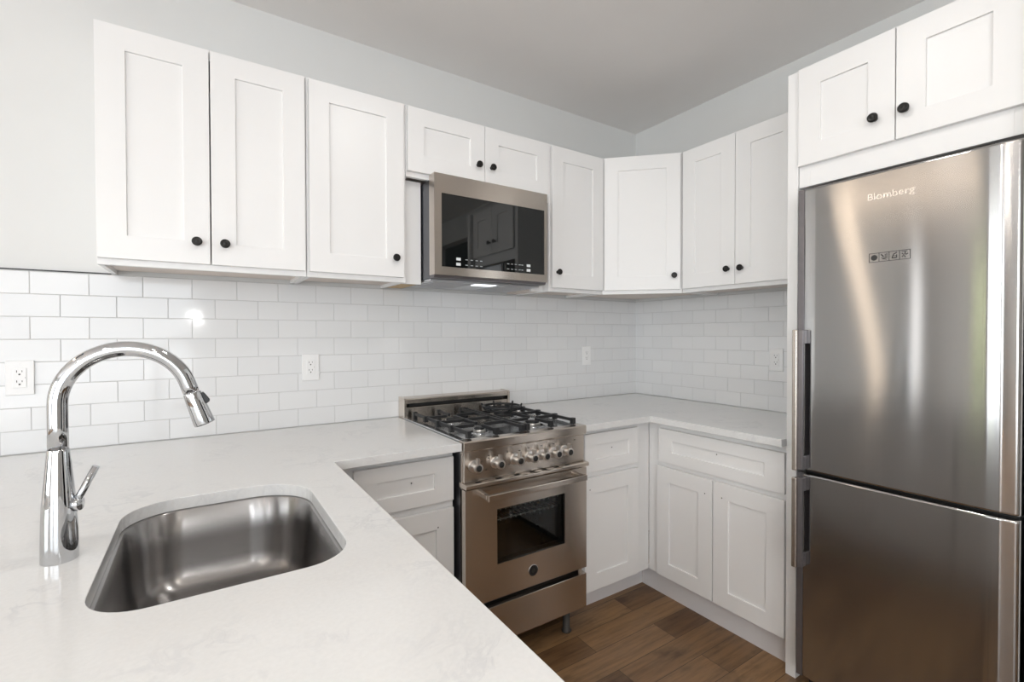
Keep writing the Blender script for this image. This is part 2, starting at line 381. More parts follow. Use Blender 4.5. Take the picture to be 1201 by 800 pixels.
# ------------------------------------------------------------------ cabinets
def shaker(x0, x1, z0, z1, yf, rail=0.070, t=0.019, rail_z=None, rec=0.0075):
    """shaker front facing -y, face at y = yf"""
    bm = nb(); rz = rail_z or rail
    X = [x0, x0+rail, x1-rail, x1]; Z = [z0, z0+rz, z1-rz, z1]
    yb = yf + t
    V = {}
    def v(x, y, z):
        k = (round(x, 6), round(y, 6), round(z, 6))
        if k not in V: V[k] = bm.verts.new((x, y, z))
        return V[k]
    for i in range(3):
        for j in range(3):
            if i == 1 and j == 1: continue
            bm.faces.new((v(X[i], yf, Z[j]), v(X[i+1], yf, Z[j]), v(X[i+1], yf, Z[j+1]), v(X[i], yf, Z[j+1])))
    yr = yf + rec; xi0, xi1, zi0, zi1 = X[1], X[2], Z[1], Z[2]
    c = ((xi0, zi0), (xi1, zi0), (xi1, zi1), (xi0, zi1))
    for i in range(4):
        (xa, za), (xb, zb) = c[i], c[(i+1) % 4]
        bm.faces.new((v(xa, yf, za), v(xb, yf, zb), v(xb, yr, zb), v(xa, yr, za)))
    bm.faces.new([v(x, yr, z) for x, z in c])
    # outer sides and back
    oc = [(x0, z0), (X[1], z0), (X[2], z0), (x1, z0), (x1, Z[1]), (x1, Z[2]), (x1, z1), (X[2], z1), (X[1], z1), (x0, z1), (x0, Z[2]), (x0, Z[1])]
    n = len(oc)
    for i in range(n):
        (xa, za), (xb, zb) = oc[i], oc[(i+1) % n]
        bm.faces.new((v(xa, yf, za), v(xa, yb, za), v(xb, yb, zb), v(xb, yf, zb)))
    bm.faces.new([v(x, yb, z) for x, z in oc])
    return bm
def knob(parent, x, z, yf, mat=None):
    bm = nb()
    lathe(bm, [(0.0085, 0), (0.0085, 0.002), (0.0052, 0.004), (0.005, 0.011), (0.009, 0.0145), (0.0145, 0.017), (0.0155, 0.0205), (0.0145, 0.0245), (0.0105, 0.0268), (0.0098, 0.0262), (0.004, 0.0275), (0.0008, 0.0285)],
          (x, yf, z), (0, -1, 0), 24)
    return obj('knob', bm, M['knobblack'], parent)
def screw_hole(parent, x, z, yf):
    bm = nb(); lathe(bm, [(0.0026, -0.0006), (0.0026, 0.0004)], (x, yf, z), (0, -1, 0), 12)
    return obj('screw_hole', bm, M['slot'], parent)
def carcass(root, w, z0, z1, d, ff=0.038, floor_up=0.014, top_open=False, ff_bottom=None, under=True):
    """open box with a face frame; front of frame at y = -d"""
    fb = ff_bottom or ff
    bm = nb(); t = 0.015
    box(bm, 0, t, -d+0.02, -0.001, z0, z1); box(bm, w-t, w, -d+0.02, -0.001, z0, z1)
    box(bm, t, w-t, -d+0.02, -0.001, z1-t, z1); box(bm, t, w-t, -0.012, -0.001, z0+floor_up+0.012, z1-t)
    obj('carcass', bm, M['cab'], root, 0.0008)
    bm = nb(); box(bm, 0, ff, -d, -d+0.02, z0, z1); box(bm, w-ff, w, -d, -d+0.02, z0, z1)
    box(bm, ff, w-ff, -d, -d+0.02, z0, z0+fb); box(bm, ff, w-ff, -d, -d+0.02, z1-ff, z1)
    obj('face_frame', bm, M['cab'], root, 0.0008)
    bm = nb(); box(bm, t, w-t, -d+0.02, -0.012, z0+floor_up, z0+floor_up+0.012)
    obj('bottom_panel', bm, M['under'] if under else M['cab'], root)
WG = 'white shaker wall cabinets'
def wall_cab(x0, x1, z0, z1, doors, label, rotz=0.0, loc=None, knobs=(), d=0.306, zd0=None, zd1=None, rail=0.075, name='wall_cabinet', ff_bottom=None):
    w = x1 - x0
    r = thing(name, label, 'cabinet', loc or (x0, 0, 0), rotz, WG)
    carcass(r, w, z0, z1, d, ff_bottom=ff_bottom)
    for i, (a, b_) in enumerate(doors):
        dd = obj('door', shaker(a, b_, zd0 or z0+0.020, zd1 or z1-0.009, -d-0.019, rail), M['cab'], r, 0.0011)
        for kx, kz, di in knobs:
            if di == i: knob(dd, kx, kz, -d-0.019)
    return r
ZB, ZT = 1.545, 2.312
x = -2.785
wall_cab(x, -2.170, ZB, ZT, [(0.002, 0.3025), (0.3065, 0.609)], 'white double-door wall cabinet at the left end, above the faucet', knobs=[(0.264, 1.638, 0), (0.346, 1.638, 1)])
x = -2.168
wall_cab(x, -1.770, ZB, ZT, [(0.008, 0.385)], 'tall white single-door wall cabinet left of the microwave, round black knob at lower right', knobs=[(0.345, 1.644, 0)])
x = -1.768
wall_cab(x, -0.994, 2.005, ZT, [(0.004, 0.3825), (0.3855, 0.764)], 'short white two-door wall cabinet directly above the microwave', knobs=[(0.346, 2.112, 0), (0.420, 2.112, 1)], zd0=2.026)
x = -0.992
wall_cab(x, -0.612, ZB, ZT, [(0.010, 0.370)], 'narrow white single-door wall cabinet right of the microwave', knobs=[(0.044, 1.646, 0)])
# diagonal corner cabinet
r = thing('corner_wall_cabinet', 'white diagonal corner wall cabinet where the two tiled walls meet', 'cabinet', (0, 0, 0), 0, WG)
bm = nb(); prism(bm, [(-0.001, -0.001), (-0.61, -0.001), (-0.61, -0.306), (-0.306, -0.61), (-0.001, -0.61)], ZB+0.026, ZT); obj('carcass', bm, M['cab'], r, 0.0008)
bm = nb(); prism(bm, [(-0.02, -0.012), (-0.60, -0.012), (-0.60, -0.295), (-0.298, -0.60), (-0.02, -0.60)], ZB+0.014, ZB+0.0255); obj('bottom_panel', bm, M['under'], r)
L = math.hypot(0.304, 0.304)
fr = bpy.data.objects.new('face_frame', None)
def diag(bmx):   # local x along the diagonal face from its wall_back end, local -y outwards
    mt = Matrix.Translation((-0.61, -0.306, 0)) @ Matrix.Rotation(-PI/4, 4, 'Z')
    bmesh.ops.transform(bmx, matrix=mt, verts=bmx.verts); return bmx
bm = nb(); box(bm, 0, L, -0.002, 0.016, ZB, ZB+0.03); obj('face_frame', diag(bm), M['cab'], r, 0.0008)
bpy.data.objects.remove(fr)
dd = obj('door', diag(shaker(0.012, L-0.012, ZB+0.020, ZT-0.009, -0.0205, 0.075)), M['cab'], r, 0.0011)
bm = nb()
lathe(bm, [(0.0085, 0), (0.0085, 0.002), (0.0052, 0.004), (0.005, 0.011), (0.009, 0.0145), (0.0145, 0.017), (0.0155, 0.0205), (0.0145, 0.0245), (0.0105, 0.0268), (0.0098, 0.0262), (0.004, 0.0275), (0.0008, 0.0285)], (L-0.046, -0.0205, 1.640), (0, -1, 0), 24)
obj('knob', diag(bm), M['knobblack'], dd)
wall_cab(0, 0.625, ZB, ZT, [(0.014, 0.3145), (0.3175, 0.618)], 'white double-door wall cabinet on the right wall, beside the refrigerator surround', rotz=-PI/2, loc=(0, -0.612, 0), knobs=[(0.281, 1.642, 0), (0.352, 1.640, 1)])
# over the refrigerator
r = wall_cab(0, 0.604, 1.868, ZT-0.004, [(0.004, 0.2995), (0.3025, 0.600)], 'deep white two-door cabinet above the refrigerator with tall side panels down to the floor', rotz=-PI/2, loc=(0, -1.366, 0), d=0.616,
             knobs=[(0.246, 2.031, 0), (0.328, 2.031, 1)], zd0=1.945, zd1=2.304, name='refrigerator_cabinet', ff_bottom=0.10)
# end panels of the refrigerator surround
for a, b_, dep in ((-0.0395, -0.002, 0.622), (0.608, 0.646, 0.66)):
    bm = nb(); box(bm, a, b_, -dep, -0.001, 0, ZT-0.006); obj('side_panel', bm, M['cab'], r, 0.001)
# fillers beside the microwave
for xa, xb, lab in ((-1.768, -1.680, 'white filler panel between the microwave and the tall cabinet on its left'), (-1.068, -0.994, 'white filler panel between the microwave and the cabinet on its right')):
    r = thing('filler_panel', lab, 'panel', (xa, 0, 0), 0)
    w = xb - xa
    bm = nb(); box(bm, 0, w, -0.258, -0.240, ZB+0.001, 2.003); obj('front_board', bm, M['cab'], r, 0.0008)
    bm = nb(); box(bm, 0.002, w-0.002, -0.239, -0.012, ZB+0.004, ZB+0.016); o = obj('plywood_bottom', bm, M['ply' if xa < -1.5 else 'under'], r)

# base cabinets
BG = 'white shaker base cabinets'
def base_cab(w, d, fronts, label, loc, rotz, toe=0.085, kick=0.114, k0=0.0, k1=0.0):
    r = thing('base_cabinet', label, 'cabinet', loc, rotz, BG)
    bm = nb(); box(bm, 0, w, -d+0.001, -0.012, kick, 0.880); obj('carcass', bm, M['cab'], r, 0.0008)
    bm = nb(); box(bm, -k0, w+k1, -d+toe-0.012, -d+toe, 0.0, kick-0.001); obj('toe_kick', bm, M['toe'], r)
    for kind, a, b_, z0, z1, rail, rz, holes in fronts:
        o = obj(kind, shaker(a, b_, z0, z1, -d-0.019, rail, rail_z=rz), M['cab'], r, 0.0011)
        for hx, hz in holes: screw_hole(o, hx, hz, -d-0.019)
    return r
# left of the range
base_cab(0.475, 0.628, [('drawer_front', 0.098, 0.470, 0.690, 0.856, 0.078, 0.054, [(0.301, 0.782)]), ('door', 0.098, 0.470, 0.122, 0.662, 0.072, None, [(0.405, 0.598)])],
         'white drawer-over-door base cabinet to the left of the range, behind the peninsula', (-2.182, 0, 0), 0)
# right of the range
base_cab(0.4908, 0.628, [('drawer_front', 0.036, 0.394, 0.682, 0.858, 0.070, 0.054, [(0.208, 0.780)]), ('door', 0.036, 0.394, 0.124, 0.654, 0.076, None, [(0.068, 0.600)])],
         'narrow white drawer-over-door base cabinet to the right of the range', (-1.084, 0, 0), 0, k1=0.034)
# right wall
base_cab(0.693, 0.593, [('drawer_front', 0.076, 0.686, 0.690, 0.853, 0.080, 0.054, [(0.395, 0.787)]),
                        ('door', 0.066, 0.3725, 0.122, 0.666, 0.072, None, [(0.336, 0.598)]), ('door', 0.3775, 0.686, 0.122, 0.666, 0.072, None, [(0.420, 0.601)])],
         'wide white base cabinet on the right wall, one long drawer over two doors', (0, -0.6282, 0), -PI/2, toe=0.045, k0=0.072)
# peninsula units, doors on the range side
def hollow_base(y0, y1, label):
    """peninsula unit, open inside so that the sink bowl hangs free"""
    w = y0 - y1
    r = thing('base_cabinet', label, 'cabinet', (-2.806, y1, 0), PI/2, BG)
    d = 0.600; t = 0.018; kick = 0.114
    bm = nb(); box(bm, 0, t, -d, -0.0, kick, 0.880); box(bm, w-t, w, -d, 0, kick, 0.880); box(bm, t, w-t, -d, 0, kick, kick+t); box(bm, t, w-t, -t, 0, kick+t, 0.880)
    obj('carcass', bm, M['cab'], r, 0.0008)
    bm = nb(); box(bm, 0, w, -d+0.073, -d+0.085, 0.0, kick-0.001); obj('toe_kick', bm, M['toe'], r)
    for a, b_ in ((0.004, w/2-0.0015), (w/2+0.0015, w-0.004)):
        obj('door', shaker(a, b_, 0.122, 0.856, -d-0.019, 0.07), M['cab'], r, 0.0011)
    return r
hollow_base(-0.650, -1.50, 'white sink base cabinet under the peninsula counter')
hollow_base(-1.502, -2.42, 'white base cabinet at the camera end of the peninsula')

# ------------------------------------------------------------------ countertops
def slab(outline, hole, z0, z1):
    bm = nb()
    def ring(pts): 
        vs = [bm.verts.new((x, y, z1)) for x, y in pts]
        return [bm.edges.new((vs[i], vs[(i+1) % len(vs)])) for i in range(len(vs))]
    es = ring(outline) + (ring(hole) if hole else [])
    res = bmesh.ops.triangle_fill(bm, edges=es, use_beauty=True)
    faces = [g for g in res['geom'] if isinstance(g, bmesh.types.BMFace)]
    ext = bmesh.ops.extrude_face_region(bm, geom=faces)
    for v in ext['geom']:
        if isinstance(v, bmesh.types.BMVert): v.co.z = z0
    return bm
SX0, SX1, SY0, SY1 = -2.664, -2.276, -1.392, -0.836
def sink_loop(off=0.0, n=10):
    """rounded outline of the sink cut-out, radii larger at the far side"""
    x0, x1, y0, y1 = SX0+off, SX1-off, SY0+off, SY1-off
    pts = []
    for cx, cy, r, a0 in ((x1, y1, 0.135, 0), (x0, y1, 0.110, 90), (x0, y0, 0.085, 180), (x1, y0, 0.085, 270)):
        r = max(r-off, 0.02)
        ccx = cx - r if cx == x1 else cx + r; ccy = cy - r if cy == y1 else cy + r
        for k in range(n+1):
            a = math.radians(a0 + 90*k/n); pts.append((ccx + r*math.cos(a), ccy + r*math.sin(a)))
    return pts
bm = slab([(-3.3, -0.0088), (-1.7035, -0.0088), (-1.7035, -0.700), (-2.160, -0.700), (-2.160, -2.46), (-3.3, -2.46)], sink_loop(), 0.884, 0.914)
tag(obj('countertop', bm, M['quartz'], None, 0.0015), 'white quartz L-shaped countertop with the sink cut into its peninsula', 'countertop', 'white quartz countertops')
bm = slab([(-1.0915, -0.0088), (-0.0088, -0.0088), (-0.0088, -1.325), (-0.655, -1.325), (-0.655, -0.690), (-1.0915, -0.690)], None, 0.884, 0.914)
tag(obj('countertop', bm, M['quartz'], None, 0.0015), 'white quartz corner countertop between the range and the refrigerator', 'countertop', 'white quartz countertops')

# ------------------------------------------------------------------ sink
r = thing('undermount_sink', 'brushed steel single-bowl sink set under the peninsula countertop', 'sink', (0, 0, 0))
bm = nb()
prof = [(-0.018, 0.8822), (0.002, 0.8822), (0.005, 0.880), (0.008, 0.80), (0.012, 0.745), (0.018, 0.722), (0.028, 0.706), (0.042, 0.698), (0.060, 0.695)]
rings = [[bm.verts.new((x, y, z)) for x, y in sink_loop(off)] for off, z in prof]
n = len(rings[0])
for a, b_ in zip(rings, rings[1:]):
    for i in range(n):
        f = bm.faces.new((a[i], a[(i+1) % n], b_[(i+1) % n], b_[i])); f.smooth = True
f = bm.faces.new(rings[-1]); f.smooth = False
ob = obj('bowl', bm, M['steel_sink'], r); md = ob.modifiers.new('thickness', 'SOLIDIFY'); md.thickness = 0.0012; md.offset = 1
bm = nb(); lathe(bm, [(0.045, 0), (0.045, 0.002), (0.038, 0.0025), (0.034, 0.0005)], (-2.47, -1.13, 0.6965), (0, 0, 1), 32)
dr = obj('drain', bm, M['chrome'], r)

# ------------------------------------------------------------------ faucet
FX, FY = -2.729, -1.115
r = thing('kitchen_faucet', 'tall polished chrome gooseneck faucet standing left of the sink', 'faucet', (FX, FY, 0.914))
bm = nb(); lathe(bm, [(0.0262, 0), (0.0265, 0.001), (0.0262, 0.03), (0.0252, 0.07), (0.0240, 0.1), (0.0215, 0.13), (0.0185, 0.165), (0.0163, 0.192), (0.0156, 0.1995), (0.0152, 0.2003)], (0, 0, 0), (0, 0, 1), 48)
obj('body', bm, M['chrome'], r)
R_ = 0.0985; cz = 1.195 - 0.914
pts = [(0, 0, 0.2008), (0, 0, 0.24), (0, 0, cz)]
aend = 18.7
for k in range(1, 29):
    a = math.radians(180 - (180-aend)*k/28); pts.append((R_ + R_*math.cos(a), 0, cz + R_*math.sin(a)))
ex, ez = pts[-1][0], pts[-1][2]; dx, dz = math.sin(math.radians(aend)), -math.cos(math.radians(aend))
pts.append((ex + dx*0.012, 0, ez + dz*0.012)); pts.append((ex + dx*0.0245, 0, ez + dz*0.0245))
bm = nb(); tube(bm, pts, 0.0146, 28); obj('spout', bm, M['chrome'], r)
jx, jz = ex + dx*0.0255, ez + dz*0.0255
bm = nb(); lathe(bm, [(0.0152, 0), (0.0158, 0.002), (0.0172, 0.03), (0.0186, 0.055), (0.0190, 0.066), (0.0184, 0.0685), (0.0145, 0.0690), (0.0140, 0.0675)], (jx, 0, jz), (dx, 0, dz), 36)
sp = obj('spray_head', bm, M['chrome'], r)
bm = nb()   # rocker button on the outer side of the spray head
nx, nz = -dz, dx
def SP(a, h): return (jx + dx*a + nx*h, jz + dz*a + nz*h)
poly = [SP(0.006, 0.012), SP(0.006, 0.0185), SP(0.010, 0.0205), SP(0.024, 0.0245), SP(0.028, 0.023), SP(0.032, 0.012)]
lo = [bm.verts.new((x, -0.0062, z)) for x, z in poly]; hi = [bm.verts.new((x, 0.0062, z)) for x, z in poly]
bm.faces.new(lo); bm.faces.new(list(reversed(hi)))
for i in range(len(poly)): bm.faces.new((lo[i], lo[(i+1) % 6], hi[(i+1) % 6], hi[i]))
ob = obj('spray_button', bm, M['black'], sp, 0.001); ob['label'] = 'black rocker button'
bm = nb(); lathe(bm, [(0.0125, 0.0), (0.0128, 0.010), (0.0115, 0.0125), (0.0, 0.013)], (0.0195, -0.004, 0.098), (0.96, -0.28, 0), 24)
tube(bm, [(0.024, -0.006, 0.103), (0.031, -0.006, 0.116), (0.052, -0.006, 0.163)], [0.0062, 0.0060, 0.0062], 16)
obj('lever_handle', bm, M['chrome'], r)

# ------------------------------------------------------------------ outlets
def outlet(loc, rotz, label):
    r = thing('wall_outlet', label, 'outlet', loc, rotz, 'white wall outlets in the tile')
    bm = nb(); box(bm, -0.0355, 0.0355, -0.0055, 0, -0.0585, 0.0585); obj('cover_plate', bm, M['plate'], r, 0.002, 3)
    bm = nb(); box(bm, -0.0168, 0.0168, -0.0078, -0.0056, -0.0335, 0.0335); face = obj('receptacle', bm, M['plate'], r, 0.0008)
    bm = nb()
    for cz_ in (0.0175, -0.0165):
        box(bm, -0.0075, -0.0058, -0.0082, -0.0074, cz_+0.001, cz_+0.0085); box(bm, 0.0056, 0.0072, -0.0082, -0.0074, cz_+0.002, cz_+0.008)
        lathe(bm, [(0.0027, 0), (0.0027, 0.0008)], (0, -0.0074, cz_-0.0055), (0, -1, 0), 12)
    box(bm, 0.0132, 0.0148, -0.0082, -0.0074, -0.0010, 0.0012)
    obj('slots', bm, M['slot'], face)
    for z in (0.0475, -0.0475):
        bm = nb(); lathe(bm, [(0.0028, 0), (0.0026, 0.0010)], (0, -0.0055, z), (0, -1, 0), 12); obj('screw', bm, M['plate'], r)
    return r
outlet((-3.029, -0.0092, 1.176), 0, 'white wall outlet at the far left, behind the faucet neck')
outlet((-2.105, -0.0092, 1.176), 0, 'white wall outlet on the back wall between the faucet and the range')
outlet((-0.465, -0.0092, 1.185), 0, 'white wall outlet on the back wall right of the range, near the corner')
outlet((-0.0092, -0.966, 1.185), -PI/2, 'white wall outlet on the right wall next to the refrigerator')

# ------------------------------------------------------------------ range
def make_range():
    W = 0.605
    r = thing('gas_range', 'stainless steel gas range with oven between the base cabinets', 'range', (-1.700, 0, 0))
    bm = nb(); t = 0.02
    box(bm, 0.004, t, -0.668, -0.02, 0.10, 0.877); box(bm, W-t, W-0.004, -0.668, -0.02, 0.10, 0.877); box(bm, t, W-t, -0.04, -0.02, 0.10, 0.877)
    box(bm, t, W-t, -0.668, -0.04, 0.10, 0.285); box(bm, t, W-t, -0.668, -0.04, 0.740, 0.877)
    ob = obj('body', bm, M['steel_dark'], r, 0.001)
    bm = nb(); box(bm, t, 0.115, -0.660, -0.04, 0.285, 0.740); box(bm, W-0.105, W-t, -0.660, -0.04, 0.285, 0.740); box(bm, 0.115, W-0.105, -0.20, -0.04, 0.285, 0.740)
    box(bm, 0.115, W-0.105, -0.66, -0.20, 0.285, 0.34); box(bm, 0.115, W-0.105, -0.66, -0.20, 0.70, 0.740)
    cav = obj('oven_cavity', bm, M['enamel'], r)
    for z in (0.568, 0.610):
        bm = nb(); box(bm, 0.117, W-0.107, -0.645, -0.641, z, z+0.003)
        for k in range(16):
            px = 0.125 + k*0.0245; tube(bm, [(px, -0.6445, z-0.004), (px, -0.6435, z+0.004), (px, -0.60, z+0.004)], 0.0030, 6)
        o = obj('oven_rack', bm, M['filter'], r)
    for sx in (0.004, W-0.024):
        bm = nb(); box(bm, sx, sx+0.020, -0.684, -0.668, 0.10, 0.877); obj('side_trim', bm, M['steel_range'], r, 0.001)
    # cooktop tray
    bm = nb(); box(bm, 0, W, -0.668, -0.085, 0.8775, 0.908)
    box(bm, 0, 0.028, -0.668, -0.085, 0.908, 0.9205); box(bm, W-0.028, W, -0.668, -0.085, 0.908, 0.9205)
    top = obj('cooktop', bm, M['steel_top'], r, 0.002)
    bm = nb(); prism_x(bm, [(-0.6685, 0.879), (-0.706, 0.879), (-0.710, 0.883), (-0.710, 0.914), (-0.706, 0.9195), (-0.669, 0.9205)], 0, W)
    obj('front_rail', bm, M['steel_range'], r, 0.0012)
    # backguard with a dark vent slot
    bm = nb(); prism_x(bm, [(-0.014, 0.8775), (-0.084, 0.8775), (-0.084, 0.966), (-0.030, 0.970), (-0.030, 0.990), (-0.086, 0.986), (-0.088, 1.005), (-0.084, 1.010), (-0.014, 1.013)], 0.014, W-0.014)
    bg = obj('backguard', bm, M['steel_range'], r, 0.0012)
    for sx in (0.0, W-0.0138):
        bm = nb(); prism_x(bm, [(-0.012, 0.8775), (-0.086, 0.8775), (-0.090, 1.006), (-0.085, 1.012), (-0.012, 1.015)], sx, sx+0.0138); obj('end_cap', bm, M['steel_range'], bg, 0.0012)
    bm = nb(); box(bm, 0.03, W-0.03, -0.080, -0.0305, 0.9715, 0.9860); obj('vent_slot', bm, M['void'], bg)
    # control panel and bullnose ledge
    bm = nb(); box(bm, 0.006, W-0.006, -0.700, -0.6685, 0.762, 0.878); cp = obj('control_panel', bm, M['steel_range'], r, 0.0015)
    bm = nb(); prism_x(bm, [(-0.669, 0.743), (-0.724, 0.743), (-0.727, 0.747), (-0.727, 0.757), (-0.722, 0.761), (-0.669, 0.7615)], 0.0, W)
    obj('ledge', bm, M['steel_range'], r, 0.001)
    for kx in (0.065, 0.155, 0.24, 0.315, 0.375, 0.44, 0.500):
        bm = nb(); box(bm, kx-0.018, kx+0.006, -0.7205, -0.708, 0.7616, 0.7622); obj('vent_slot', bm, M['void'], r)
    # printed marks round the knobs
    for kx, kz in ((0.112, 0.852), (0.112, 0.842), (0.196, 0.856), (0.255, 0.853), (0.30, 0.858), (0.365, 0.858), (0.43, 0.858), (0.49, 0.858), (0.545, 0.860), (0.137, 0.828), (0.137, 0.815), (0.137, 0.802), (0.205, 0.805), (0.255, 0.80), (0.082, 0.835), (0.10, 0.80)):
        bm = nb(); box(bm, kx-0.0035, kx+0.0035, -0.7006, -0.6995, kz-0.0018, kz+0.0018); obj('printed_mark', bm, M['mark_black'], cp)
    for kx in (0.045, 0.143, 0.233, 0.304, 0.364, 0.426, 0.487):
        bm = nb(); kz = 0.822
        lathe(bm, [(0.0230, 0), (0.0230, 0.004), (0.0215, 0.0055), (0.0130, 0.0060), (0.0125, 0.010), (0.0120, 0.020), (0.0150, 0.022), (0.0168, 0.030), (0.0180, 0.040), (0.0175, 0.0445), (0.0118, 0.0446)], (kx, -0.700, kz), (0, -1, 0), 28)
        box(bm, kx-0.0048, kx+0.0048, -0.7440, -0.726, kz+0.014, kz+0.036)
        k_ = obj('control_knob', bm, M['satin'], r, 0.0006)
        bm = nb(); lathe(bm, [(0.0116, 0.0), (0.0114, 0.0012), (0.004, 0.0016)], (kx, -0.7446, kz), (0, -1, 0), 24); obj('knob_cap', bm, M['matblack'], k_)
    # oven door
    x0, x1, z0, z1 = 0.004, W-0.002, 0.293, 0.736; wx0, wx1, wz0, wz1 = 0.142, 0.481, 0.426, 0.642
    bm = nb()
    for a in ((x0, wx0, z0, z1), (wx1, x1, z0, z1), (wx0, wx1, z0, wz0), (wx0, wx1, wz1, z1)): box(bm, a[0], a[1], -0.712, -0.672, a[2], a[3])
    bmesh.ops.remove_doubles(bm, verts=bm.verts, dist=1e-5)
    dup = {}
    for f in list(bm.faces):
        k = tuple(sorted(v.index for v in f.verts))
    d = obj('oven_door', bm, M['steel_range'], r, 0.0)
    bm = nb(); box(bm, wx0+0.0005, wx1-0.0005, -0.7085, -0.7045, wz0+0.0005, wz1-0.0005); obj('oven_window', bm, M['ovenglass'], d)
    bm = nb()
    for a in ((wx0, wx0+0.006, wz0, wz1), (wx1-0.006, wx1, wz0, wz1), (wx0, wx1, wz0, wz0+0.006), (wx0, wx1, wz1-0.006, wz1)): box(bm, a[0]+0.0004, a[1]-0.0004, -0.7035, -0.673, a[2]+0.0004, a[3]-0.0004)
    obj('window_gasket', bm, M['black'], d)
    bm = nb(); box(bm, 0.068, 0.552, -0.776, -0.758, 0.700, 0.724); box(bm, 0.068, 0.086, -0.758, -0.712, 0.703, 0.721); box(bm, 0.534, 0.552, -0.758, -0.712, 0.703, 0.721)
    obj('door_handle', bm, M['steel_mw'], d, 0.0025, 3)
    bm = nb(); bx_, bz = 0.313, 0.357; lathe(bm, [(0.0235, 0), (0.0235, 0.0016), (0.0218, 0.0020)], (bx_, -0.712, bz), (0, -1, 0), 40)
    bd = obj('badge', bm, M['badge'], d); bd['label'] = 'round black badge with silver rim'
    bm = nb(); lathe(bm, [(0.0220, 0), (0.0218, 0.0006)], (bx_, -0.7141, bz), (0, -1, 0), 40); obj('badge_face', bm, M['matblack'], bd)
    bm = nb()
    for k in range(22):      # ring of small raised strokes and a crest in the middle
        a = 2*PI*k/22; cx_, cz_ = bx_ + 0.0172*math.cos(a), bz + 0.0172*math.sin(a)
        lathe(bm, [(0.0013 if k % 3 else 0.0019, 0), (0.0010, 0.0006)], (cx_, -0.7146, cz_), (0, -1, 0), 6)
    for a, b_, c_, e in ((-0.010, 0.010, -0.0012, 0.0012), (-0.0075, -0.0045, -0.007, 0.007), (0.0045, 0.0075, -0.007, 0.007), (-0.0015, 0.0015, -0.010, 0.010), (-0.006, 0.006, 0.0055, 0.0075), (-0.005, 0.005, -0.0085, -0.007)):
        box(bm, bx_+a, bx_+b_, -0.7153, -0.7146, bz+c_, bz+e)
    obj('badge_emblem', bm, M['mark_emblem'], bd)
    bm = nb(); box(bm, x0, x1, -0.712, -0.672, 0.117, 0.266); obj('storage_drawer', bm, M['steel_range'], r, 0.0015)
    bm = nb(); box(bm, 0.02, W-0.02, -0.671, -0.6685, 0.266, 0.293); obj('shadow_gap', bm, M['void'], r)
    for fx, fy in ((0.07, -0.60), (W-0.07, -0.655), (0.07, -0.08), (W-0.07, -0.08)):
        bm = nb(); lathe(bm, [(0.020, 0.0), (0.022, 0.006), (0.016, 0.010), (0.016, 0.0995)], (fx, fy, 0.0), (0, 0, 1), 20); obj('foot', bm, M['footgrey'], r)
    # burners
    for i, (px, py, s) in enumerate(((0.166, -0.265, 0.85), (0.166, -0.530, 0.7), (0.440, -0.265, 1.25), (0.440, -0.530, 1.0))):
        bm = nb(); lathe(bm, [(0.062*s, 0), (0.058*s, 0.002), (0.050*s, 0.003)], (px, py, 0.908), (0, 0, 1), 32); bowl = obj('burner', bm, M['chrome'], r)
        bm = nb(); lathe(bm, [(0.036*s, 0), (0.038*s, 0.006), (0.036*s, 0.011)], (px, py, 0.911), (0, 0, 1), 32); obj('burner_ring', bm, M['brass'], bowl)
        bm = nb(); lathe(bm, [(0.031*s, 0), (0.032*s, 0.004), (0.029*s, 0.007), (0.010*s, 0.0085)], (px, py, 0.922), (0, 0, 1), 32); obj('burner_cap', bm, M['iron'], bowl)
    # cast iron grates
    def bar(bm, a, b_, w=0.0095, z0=0.934, z1=0.947):
        a = Vector(a); b_ = Vector(b_); d = (b_-a).normalized(); n_ = Vector((-d.y, d.x))*w/2
        prism(bm, [tuple(a+n_), tuple(a-n_), tuple(b_-n_), tuple(b_+n_)], z0, z1)
    for gx0_, gx1_ in ((0.036, 0.296), (0.310, 0.570)):
        bm = nb(); y0_, y1_ = -0.672, -0.120; mx = (gx0_+gx1_)/2; ys = (-0.265, -0.530); ym = -0.398
        for xx in (gx0_+0.006, gx1_-0.006): bar(bm, (xx, y0_), (xx, y1_), 0.011)
        for yy in (ym,): bar(bm, (gx0_, yy), (gx1_, yy), 0.011)
        for yy in ys:
            h = 0.026
            bar(bm, (gx0_, yy), (mx-h, yy), 0.011); bar(bm, (mx+h, yy), (gx1_, yy), 0.011)
        bar(bm, (mx, y0_), (mx, ys[1]-0.026), 0.011); bar(bm, (mx, ys[1]+0.026), (mx, ys[0]-0.026), 0.011); bar(bm, (mx, ys[0]+0.026), (mx, y1_), 0.011)
        for xx in (gx0_+0.006, mx, gx1_-0.006):
            box(bm, xx-0.009, xx+0.009, y0_-0.004, y0_+0.016, 0.9215 if False else 0.9225, 0.950)
            box(bm, xx-0.009, xx+0.009, y1_-0.012, y1_+0.008, 0.909, 0.950)
        xe = gx0_ if gx0_ < 0.1 else gx1_
        for yy in (ys[0], ym, ys[1]): box(bm, xe-0.010, xe+0.010, yy-0.009, yy+0.009, 0.923, 0.950)
        obj('grate', bm, M['iron'], r, 0.0015)
    # wok ring on the rear right burner
    bm = nb(); c0 = (0.420, -0.300)
    ring_pts = [(c0[0]+0.092*math.cos(2*PI*k/40), c0[1]+0.092*math.sin(2*PI*k/40), 0.968) for k in range(41)]
    tube(bm, ring_pts, 0.0052, 10, cap=False)
    ring_pts = [(c0[0]+0.080*math.cos(2*PI*k/40), c0[1]+0.080*math.sin(2*PI*k/40), 0.9545) for k in range(41)]
    tube(bm, ring_pts, 0.0045, 10, cap=False)
